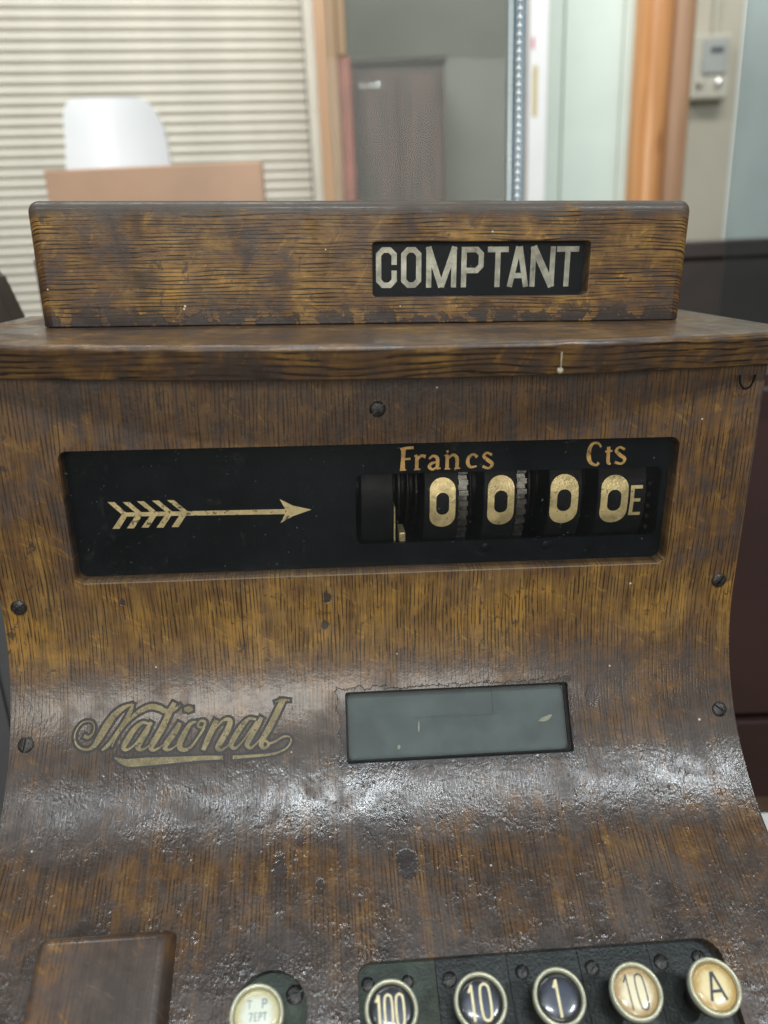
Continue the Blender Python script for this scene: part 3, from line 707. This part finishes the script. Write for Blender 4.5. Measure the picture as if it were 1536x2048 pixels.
GL = {'0': [([(.5, 1), (.16, .9), (.08, .5), (.16, .1), (.5, 0), (.84, .1), (.92, .5), (.84, .9)], True, False)],
      '1': [([(.55, 0), (.55, 1)], False, False), ([(.57, .97), (.12, .78)], False, False)],
      'A': [([(.05, 0), (.48, 1)], False, False), ([(.95, 0), (.52, 1)], False, False), ([(.2, .32), (.8, .32)], False, False)],
      'T': [([(.02, .94), (.98, .94)], False, False), ([(.5, .94), (.5, 0)], False, False)],
      'P': [([(.12, 0), (.12, 1)], False, False), ([(.12, .95), (.7, .95), (.88, .84), (.88, .62), (.7, .5), (.12, .5)], False, False)],
      'E': [([(.1, 0), (.1, 1)], False, False), ([(.1, .95), (.9, .95)], False, False), ([(.1, .5), (.75, .5)], False, False), ([(.1, .05), (.9, .05)], False, False)],
      '7': [([(.05, .95), (.92, .95), (.4, 0)], False, False)]}
def glyph(bm, ch, x0, y0, w, h, sw_, k):
    for p, closed, _ in GL[ch]:
        k[0] += 8e-6
        q = [(x0+a*w, y0+b*h) for a, b in p]
        if ch == '0':
            q2, v = catmull(q+[q[0]], [sw_]*(len(q)+1), 4); q2 = q2[:-1]; strip(bm, q2, [sw_]*len(q2), lambda x, y, o: (x, y, o), .0002+k[0], True)
        else: strip(bm, q, [sw_]*len(q), lambda x, y, o: (x, y, o), .0002+k[0], closed)
RK = .0122
def key(x, s, face, text, ink, lift=.022):
    M = slopeM(x, s, lift)
    bm = bmesh.new()
    lathe(bm, [(.0058, -.036), (.0060, -.0145), (.0092, -.0135), (.0108, -.0100), (.0114, -.0035), (.0106, -.0020)], Matrix(), 36)
    k = part('key', bm, M_stem, 40); k.matrix_basis = M
    bm = bmesh.new()
    prof = [(RK-.0003, -.0040), (RK, -.0022), (RK-.0002, -.0004), (RK-.0008, .0003), (RK-.0012, .0003), (RK-.0016, .0000), (RK-.0019, -.0007), (RK-.0020, -.0024)]
    lathe(bm, prof, Matrix(), 48, False); part('rim', bm, M_ring, 60, parent=k)
    bm = bmesh.new(); lathe(bm, [(RK-.0018, -.0026), (RK-.0024, -.0016), (.0080, -.0010), (.004, -.0008), (.0001, -.0007)], Matrix(), 40); f = part('key_face', bm, face, 60, parent=k)
    if text:
        bm = bmesh.new(); kk = [0.]
        for (ch, x0, y0, w, h, swd) in text: glyph(bm, ch, x0*.001, y0*.001, w*.001, h*.001, swd*.001, kk)
        bmesh.ops.translate(bm, verts=bm.verts, vec=(0, 0, -.00085))
        part('numeral' if text[0][0] in '01' else 'lettering', bm, ink, parent=k)
    return k
key(-.0673, .3457, M_fmint, [('T', -4.6, 2.2, 2.6, 3.4, .34), ('P', 2.2, 2.2, 2.4, 3.6, .55), ('7', -3.6, -2.6, 1.8, 3.2, .5), ('E', -1.0, -2.6, 1.4, 3.2, .45), ('P', .9, -2.6, 1.5, 3.2, .45), ('T', 2.7, -2.6, 1.9, 3.2, .5)], M_inkp)
key(-.0071, .3478, M_fblue, [('1', -7.4, -6.8, 3.4, 12.6, 1.1), ('0', -3.4, -6.8, 4.2, 12.6, 1.0), ('0', 1.8, -6.8, 4.2, 12.6, 1.0)], M_cream)
key(.0336, .3476, M_fblue, [('1', -5.6, -7.4, 3.6, 14.4, 1.1), ('0', -.4, -7.4, 5.4, 14.4, 1.05)], M_cream)
key(.0700, .3481, M_fblue, [('1', -2.6, -8.0, 3.6, 15.0, 1.15)], M_cream)
key(.1061, .3483, M_fcream, [('1', -5.6, -7.4, 3.8, 14.4, .6), ('0', -.2, -7.4, 5.0, 14.4, .6)], M_ink)
key(.1433, .3488, M_fyel, [('A', -3.8, -5.6, 8.0, 11.6, 1.3)], M_ink)

# ---- small marks
bm = bmesh.new()
yd = -.0405+.0255*(.083/.2)**2
lathe(bm, [(.0001, .0008), (.0011, .0006), (.0016, .0001), (.0014, -.001)], Matrix.Translation((.0855, yd+.0025, -.0555)) @ Matrix.Rotation(PI/2, 4, 'X'), 12, False)
boxr(bm, .0852, .0857, yd+.0010, yd+.0024, -.0545, -.0465, .0002, 1)
part('paint_drip', bm, M_drop, 60)
bm = bmesh.new()
pr_ = []
for i in range(13):
    a = PI*i/12+PI; pr_.append(Vector((.1975+.0042*math.cos(a), -.004, -.064+.0075*math.sin(a))))
rings = []
for i, p in enumerate(pr_):
    a = PI*i/12+PI; nx = Vector((math.cos(a), 0, math.sin(a)))
    rings.append([p+nx*(.0006*math.cos(q*PI/3))+Vector((0, .0006*math.sin(q*PI/3), 0)) for q in range(6)])
loft(bm, rings); part('wire_loop', bm, M_darkin, 60)

# ====================================================================== the room behind
RR = math.radians(-2.0)
fh = Vector((math.sin(YAW), math.cos(YAW), 0)); rh = Vector((math.cos(YAW), -math.sin(YAW), 0)); uh = Vector((0, 0, 1))
ru = rh*math.cos(RR)-uh*math.sin(RR); uu = rh*math.sin(RR)+uh*math.cos(RR)
MR = Matrix(((ru.x, fh.x, uu.x, CAMP.x), (ru.y, fh.y, uu.y, CAMP.y), (ru.z, fh.z, uu.z, CAMP.z), (0, 0, 0, 1)))
def room(name, label, cat, u, d, w, yaw=0., group=None):
    return empty(name, label, cat, M=MR @ Matrix.Translation((u, d, w)) @ Matrix.Rotation(yaw, 4, 'Z'), group=group)
FL = -1.32
def rpart(name, bm, mat, root, smooth=None): return obj(name, bm, mat, root, smooth)
def pine(name, a, b, rough=.4, scale=1.):
    t = NT(name); c = t.sep(t.coord('Object'))
    v = t.vec(t.math('MULTIPLY', c[0], 90*scale), t.math('MULTIPLY', c[1], 90*scale), t.math('MULTIPLY', c[2], 4))
    n = t.noise(v, 1, 4, .6, .6)
    col = t.mix(t.step(n, .3, .72), a, b)
    kn = t.math('SUBTRACT', 1., t.step(t.voro(t.vec(t.math('MULTIPLY', c[0], 14), t.math('MULTIPLY', c[1], 14), t.math('MULTIPLY', c[2], 5)), 1.), .06, .16))
    col = t.mix(t.math('MULTIPLY', kn, .5), col, tuple(x*.45 for x in a))
    return t.set(Base_Color=col, Roughness=rough, Normal=t.bump(n, .2, .001))
M_slat = plain('cream_slat', (.66, .63, .54), .45, 0, .05, 6, .05)
M_offw = plain('off_white_paint', (.70, .67, .56), .5, 0, .06, 8, .1)
M_white = plain('white_plastic', (.84, .86, .86), .35, 0, .02, 5, .03)
M_white2 = plain('white_gloss_paint', (.80, .80, .78), .4, 0, .03, 10, .05)
M_mint = plain('mint_paint', (.62, .71, .64), .45, 0, .04, 7, .08, dirt=((.42, .45, .38), 40, .70, .35))
M_tan = pine('tan_door_wood', (.40, .235, .125), (.47, .285, .155), .5)
M_red = plain('red_trim_paint', (.36, .105, .07), .5, 0, .2, 14, .1)
M_orange = pine('orange_pine', (.50, .225, .085), (.68, .34, .14), .22)
M_orange2 = pine('brown_pine', (.34, .19, .105), (.42, .25, .145), .45)  # darker brown pine of the moulding beside the orange post
M_board = plain('plywood_board', (.52, .33, .215), .5, 0, .08, 5, .05)
M_gwall = plain('grey_plaster', (.29, .295, .26), .8, 0, .06, 4, .2)
M_beige = plain('beige_plaster', (.48, .455, .37), .8, 0, .05, 5, .2)
M_blwall = plain('pane_reflection_plaster', (.66, .72, .70), .8, 0, .05, 5, .2)  # pale tone stands in for the reflection in the smoked pane
M_cab = pine('dark_cabinet_wood', (.045, .024, .02), (.135, .062, .046), .35, .5)
M_brownb = plain('brown_leatherette', (.066, .047, .041), .55, 0, .15, 12, .2)
M_maroon = plain('maroon_lacquer', (.042, .021, .019), .4, 0, .15, 4, .05)
M_dkwood = pine('dark_brown_wood', (.035, .026, .02), (.055, .04, .028), .4)
M_mauve = plain('mauve_card', (.17, .135, .135), .7, 0, .05, 20, .1)
M_greym = plain('grey_metal', (.12, .125, .13), .5, .3, .1, 10, .05)
M_prof = plain('blue_grey_profile', (.16, .22, .26), .35, .3, .1, 12, .05)
M_profl = plain('pale_blue_edge', (.38, .45, .46), .3, .2, .05, 12, .05)
M_bead = plain('bead_plastic', (.80, .84, .86), .2, 0, .02, 50, .02)
M_pane = glass('partition_glass', (.84, .86, .84), dust=.035, smear=0, dustcol=(.62, .64, .60), refl=.12)
M_smoke = glass('smoked_glass', (.76, .79, .79), dust=.006, smear=.008, dustcol=(.5, .55, .58), refl=.2)
M_floor = plain('floor_stone', (.22, .20, .175), .5, 0, .15, 3, .1)
M_counter = pine('counter_wood', (.10, .06, .04), (.14, .085, .05), .4)
M_stain = plain('yellow_glue', (.56, .47, .25), .6, 0, .1, 40, .2)
M_pink = plain('pink_mark', (.60, .22, .27), .6, 0, .2, 60, .1)
M_sbody = plain('ivory_plastic', (.56, .54, .45), .4, 0, .04, 10, .03)
M_sface = plain('grey_plastic', (.42, .44, .42), .35, 0, .05, 20, .03)
M_chrome = plain('bright_metal', (.85, .87, .87), .12, 1., .03, 20, .02)
M_yel = plain('yellow_sticker', (.75, .62, .05), .5, 0, .05, 60, .05)

def sheet(name, pts, mat):
    bm = bmesh.new(); bm.faces.new([bm.verts.new(p) for p in pts]); o = obj(name, bm, mat); o['kind'] = 'structure'; return o
sheet('floor', [(-6, -6, FL), (6, -6, FL), (6, 6, FL), (-6, 6, FL)], M_floor)
bm = bmesh.new(); boxr(bm, -3.2, .68, 2.62, 2.72, -1.4, 1.9); o = obj('back_wall', bm, M_gwall); o.matrix_world = MR; o['kind'] = 'structure'
bm = bmesh.new(); boxr(bm, .885, 2.8, 2.135, 2.32, -1.4, 1.9); o = obj('end_wall', bm, M_blwall); o.matrix_world = MR; o['kind'] = 'structure'  # pale piece added behind the smoked pane to supply its reflected brightness
bm = bmesh.new(); boxr(bm, .60, .884, 2.12, 2.3, -1.4, 1.9); o = obj('side_wall', bm, M_beige); o.matrix_world = MR; o['kind'] = 'structure'
# counter under the register
ct = empty('counter', 'dark wooden counter carrying the cash register', 'counter', (0, .1, FL))
bm = bmesh.new(); boxr(bm, -.5, .5, -.38, .3, -.562-FL-.04, -.5605-FL, .004); obj('counter_top', bm, M_counter, ct)
bm = bmesh.new(); boxr(bm, -.46, .46, -.34, .28, 0, -.603-FL, .003); obj('counter_body', bm, M_counter, ct)

# roller shutter
sh = room('roller_shutter', 'cream corrugated roller shutter behind the register, upper left', 'shutter', -.18, 2.24, 0, math.radians(9))
pitch = .02335
def slat_mesh():
    bm = bmesh.new(); n = 8; x0, x1 = -1.25, -.004
    pr = [(.006, -pitch/2+.0002)]
    for i in range(n+1):
        a = i/n; pr.append((-.0095*math.sin(PI*a)**.8-.001, -pitch/2+.0022+a*(pitch-.0032)))
    pr += [(.006, pitch/2-.0002)]
    prism(bm, pr, lambda a, b: (x0, a, b), lambda a, b: (x1, a, b))
    bmesh.ops.recalc_face_normals(bm, faces=bm.faces)
    me = bpy.data.meshes.new('slat'); bm.to_mesh(me); bm.free(); me.materials.append(M_slat)
    for p in me.polygons: p.use_smooth = True
    me.set_sharp_from_angle(angle=math.radians(45))
    return me
sm_ = slat_mesh()
for i in range(46):
    o = link('slat', sm_, None, sh); o.location = (0, 0, -.30+pitch*i+.0045)
bm = bmesh.new(); boxr(bm, 0, .036, -.035, .02, -1.3, .95, .006); rpart('guide_rail', bm, M_offw, sh)
bm = bmesh.new(); boxr(bm, -1.25, .036, -.006, .03, -1.3, -.318, .004); rpart('lower_panel', bm, M_offw, sh)
bm = bmesh.new(); lathe(bm, [(.0001, .0015), (.006, .0012), (.008, 0)], Matrix.Translation((.029, -.0352, .352)) @ Matrix.Rotation(PI/2, 4, 'X'), 7, False); rpart('sticker', bm, M_yel, sh)
# tan door post with red trim
dp = room('door_post', 'tan wooden door post with red trim beside the shutter rail', 'door post', -.143, 2.1, 0)
bm = bmesh.new(); boxr(bm, 0, .052, 0, .09, FL+.1, .95, .003); rpart('post', bm, M_tan, dp)
bm = bmesh.new(); boxr(bm, .0525, .082, .012, .09, FL+.1, .447, .003); rpart('red_trim', bm, M_red, dp)
bm = bmesh.new(); boxr(bm, .0525, .074, .012, .09, .449, .95, .003); rpart('upper_trim', bm, M_tan, dp)
# dark cabinet behind glass
cb = room('cabinet', 'dark brown wooden cabinet standing against the grey wall behind glass', 'cabinet', .06, 2.38, FL+.1)
H = .478-FL-.1
bm = bmesh.new(); boxr(bm, -.135, .128, 0, .2, 0, H, .004); rpart('carcass', bm, M_cab, cb)
for x0, x1 in ((-.122, -.008), (.002, .116)):
    bm = bmesh.new(); boxr(bm, x0, x1, -.014, .0, H-.62, H-.03, .004); dr = rpart('door', bm, M_cab, cb)
    bm = bmesh.new(); boxr(bm, x0+.022, x1-.022, -.020, -.0141, H-.58, H-.07, .004); rpart('door_panel', bm, M_cab, dr)
bm = bmesh.new(); boxr(bm, -.142, .134, -.02, .2, H+.001, H+.012, .003); rpart('top_board', bm, M_dkwood, cb)
for x in (-.10, -.078, -.055):
    bm = bmesh.new(); lathe(bm, [(.0001, .012), (.007, .011), (.009, .004), (.004, 0)], Matrix.Translation((x, -.0145, H-.05)) @ Matrix.Rotation(PI/2, 4, 'X'), 14, False); rpart('knob', bm, M_chrome, cb, 50)
# glass partition with profile and bead chain
gp = room('glass_partition', 'hazy glass partition with pale blue edge profile in front of the cabinet', 'glass partition', .108, .72, 0)
bm = bmesh.new(); boxr(bm, -.148, -.0005, -.003, .003, -.62, .6); rpart('glass_pane', bm, M_pane, gp)
bm = bmesh.new(); boxr(bm, 0, .0055, -.006, .006, -.62, .6, .001); rpart('edge_strip', bm, M_profl, gp)
bm = bmesh.new(); boxr(bm, .0058, .0150, -.004, .006, -.62, .6, .001); rpart('edge_profile', bm, M_prof, gp)
bc = room('bead_chain', 'white ball bead chain hanging along the blue glass edge', 'bead chain', .1145, .695, -.05)
bmb = bmesh.new(); bmesh.ops.create_icosphere(bmb, subdivisions=2, radius=.0021)
mb = bpy.data.meshes.new('bead'); bmb.to_mesh(mb); bmb.free(); mb.materials.append(M_bead)
for p in mb.polygons: p.use_smooth = True
for i in range(62):
    o = link('bead', mb, None, bc); o.location = (.0003*math.sin(i*.35), 0, .0059*i)
bm = bmesh.new(); lathe(bm, [(.0005, 0), (.0005, .37)], Matrix(), 6); rpart('cord', bm, M_bead, bc)
# white jamb and mint boarded door
wj = room('door_jamb', 'white painted door jamb with a yellow glue stain', 'door jamb', .279, 1.58, 0)
bm = bmesh.new(); boxr(bm, 0, .034, 0, .06, FL+.1, .9, .002); rpart('jamb', bm, M_white2, wj)
bm = bmesh.new(); bm.faces.new([bm.verts.new((a, -.0006, b)) for a, b in rrect(.006, .0155, .222, .307, .0045)]); rpart('glue_stain', bm, M_stain, wj)
bm = bmesh.new(); bm.faces.new([bm.verts.new((a, -.0007, b)) for a, b in rrect(.003, .0085, .332, .352, .0025)]); rpart('pink_mark', bm, M_pink, wj)
md_ = room('boarded_door', 'pale mint green boarded door between white jamb and orange post', 'door', .316, 1.65, 0)
for x0, x1, y in ((0, .0395, .003), (.0408, .1505, 0), (.1518, .187, .002)):
    bm = bmesh.new(); boxr(bm, x0, x1, y, .03, FL+.1, .9, .0025); rpart('board', bm, M_mint, md_)
# orange post
op = room('pine_post', 'glossy orange pine post right of the mint green door', 'post', .487, 1.6, 0)
def rounded_post(x0, x1, dep):
    bm = bmesh.new(); pts = [(x0, .08)]
    for i in range(11):
        a = i/10; pts.append((x0+(x1-x0)*a, .02-dep*math.sin(PI*a)**.7))
    pts.append((x1, .08)); prism(bm, pts, lambda a, b: (a, b, FL+.1), lambda a, b: (a, b, .9)); return bm
rpart('post', rounded_post(0, .062, .02), M_orange, op, 40)
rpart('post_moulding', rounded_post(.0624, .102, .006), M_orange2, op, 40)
# switch box
sb = room('switch_box', 'ivory electrical switch box with grey face on the beige wall', 'switch box', .80, 2.118, .315)
bm = bmesh.new(); boxr(bm, -.045, .047, -.04, 0, 0, .138, .006); rpart('housing', bm, M_sbody, sb)
bm = bmesh.new(); boxr(bm, -.022, .036, -.046, -.0402, .052, .126, .004); rpart('face_plate', bm, M_sface, sb)
bm = bmesh.new(); boxr(bm, -.006, .024, -.05, -.0462, .098, .108, .001); rpart('toggle', bm, M_greym, sb)
for x, r, m in ((.018, .0085, M_chrome), (-.026, .0085, M_sbody)):
    bm = bmesh.new(); lathe(bm, [(.0001, .016), (r*.7, .014), (r, .006), (r, 0)], Matrix.Translation((x, -.0405, .034)) @ Matrix.Rotation(PI/2, 4, 'X'), 16, False); rpart('knob', bm, m, sb, 50)
bm = bmesh.new(); lathe(bm, [(.004, .139), (.004, .55)], Matrix.Translation((.012, -.012, 0)), 10); rpart('cable', bm, M_sbody, sb, 50)
# smoked pane at right
sg = room('smoked_glass_panel', 'upright smoked glass panel at the right edge', 'glass panel', .2615, .62, 0)
bm = bmesh.new(); boxr(bm, 0, .42, -.003, .003, -.09, .5, .0008, 1); rpart('glass_pane', bm, M_smoke, sg)
# dark furniture at right
bx_ = room('brown_chest', 'dark brown chest behind the right end of the register', 'chest', .62, .95, FL+.1)
Hc = -.005-FL-.1
bm = bmesh.new(); boxr(bm, -.34, .5, 0, .42, 0, Hc-.018, .004); rpart('body', bm, M_brownb, bx_)
bm = bmesh.new(); boxr(bm, -.345, .505, -.008, .43, Hc-.0179, Hc, .002); rpart('lid', bm, M_brownb, bx_)
mc = room('maroon_cabinet', 'dark maroon lacquered cabinet beside the right side of the register', 'cabinet', .62, .70, FL+.1)
Hm = -.118-FL-.1
bm = bmesh.new(); boxr(bm, -.33, .4, .004, .2, 0, Hm, .003); rpart('carcass', bm, M_maroon, mc)
bm = bmesh.new(); boxr(bm, -.328, .398, -.014, .0035, .75, Hm-.012, .003); rpart('door', bm, M_maroon, mc)
bm = bmesh.new(); boxr(bm, -.328, .398, -.014, .0035, .03, .742, .003); rpart('drawer_front', bm, M_maroon, mc)
wb = room('white_block', 'small white rounded block beside the lower right edge', 'block', .268, .44, -.553)
bm = bmesh.new(); boxr(bm, -.022, .03, -.02, .02, 0, .155, .01, 4); rpart('body', bm, M_white2, wb, 40)
bm = bmesh.new(); boxr(bm, -.018, .026, -.016, .016, .1553, .158, .002); rpart('cap', bm, M_white2, wb)
# desk screen and white chair
dk = room('plywood_screen', 'tan plywood board standing in front of the white chair', 'board', -.35, 1.3, FL+.1)
Hd = .1385-FL-.1
bm = bmesh.new(); boxr(bm, -.171, .168, 0, .02, 0, Hd, .002); rpart('panel', bm, M_board, dk)
for x in (-.12, .12):
    bm = bmesh.new(); boxr(bm, x-.02, x+.02, -.12, .16, 0, .03, .003); rpart('foot', bm, M_board, dk)
ch = room('white_chair', 'white plastic bar chair with rounded backrest above the tan board', 'chair', -.465, 1.5, FL+.1)
Zc = .16-FL-.1
def backrest():
    bm = bmesh.new(); n = 16; F = []
    for w, l, r in ((.05, -.562, -.372), (.163, -.557, -.371), (.20, -.553, -.373), (.225, -.551, -.378), (.245, -.549, -.388), (.256, -.547, -.396), (.264, -.543, -.404), (.2695, -.537, -.412), (.2735, -.528, -.424), (.2755, -.515, -.442)):
        fr = []; bk = []
        for i in range(n+1):
            x = l+(r-l)*i/n+.465; y = .03-.035*(x/.09)**2-.04*max(0, w-.2); z = w-FL-.1
            fr.append(Vector((x, y, z))); bk.append(Vector((x, y+.012, z)))
        F.append(fr+bk[::-1])
    loft(bm, F); return bm
rpart('backrest', backrest(), M_white, ch, 60)
bm = bmesh.new(); lathe(bm, [(.02, -.03), (.19, -.02), (.2, 0), (.19, .018), (.02, .01)], Matrix.Translation((0, .2, Zc-.2)), 32); rpart('seat', bm, M_white, ch, 50)
bm = bmesh.new(); lathe(bm, [(.025, .02), (.025, Zc-.24)], Matrix.Translation((0, .2, 0)), 20); rpart('column', bm, M_chrome, ch, 50)
bm = bmesh.new(); lathe(bm, [(.2, 0), (.19, .012), (.03, .028)], Matrix.Translation((0, .2, 0)), 36); rpart('base', bm, M_chrome, ch, 50)
# things at the left edge
mv = room('mauve_box', 'small mauve grey carton standing behind the left end of the indicator box', 'carton', -.275, .72, -.25)
bm = bmesh.new(); boxr(bm, -.036, .05, 0, .06, 0, .255, .001); rpart('carton_body', bm, M_mauve, mv)
bm = bmesh.new(); boxr(bm, -.034, .048, .002, .058, .2553, .2565); rpart('flap', bm, M_mauve, mv)
wc = room('wooden_chair', 'dark brown wooden chair back with curved top at the left edge', 'chair', -.40, .66, FL+.1)
zc = -FL-.1
bm = bmesh.new()
prism(bm, [(-.2, zc-.5), (.098, zc-.5), (.0955, zc-.10), (.0885, zc-.045), (.077, zc-.008), (.06, zc+.012), (0, zc+.022), (-.2, zc+.01)], lambda a, b: (a, 0, b), lambda a, b: (a, .028, b)); rpart('backrest', bm, M_dkwood, wc)
bm = bmesh.new(); boxr(bm, -.2, .098, -.02, .38, zc-.53, zc-.502, .004); rpart('seat', bm, M_dkwood, wc)
for x in (-.18, .07):
    for y in (0, .34):
        bm = bmesh.new(); boxr(bm, x-.018, x+.018, y-.0, y+.03, 0, zc-.532, .003); rpart('leg', bm, M_dkwood, wc)
gm = room('grey_case', 'grey metal case behind the lower left edge of the register', 'case', -.36, .56, -.555)
bm = bmesh.new(); boxr(bm, -.12, .052, 0, .1, 0, .40, .004); rpart('case_body', bm, M_greym, gm)
bm = bmesh.new(); boxr(bm, -.1, .03, -.004, -.0005, .05, .33, .001); rpart('front_plate', bm, M_greym, gm)
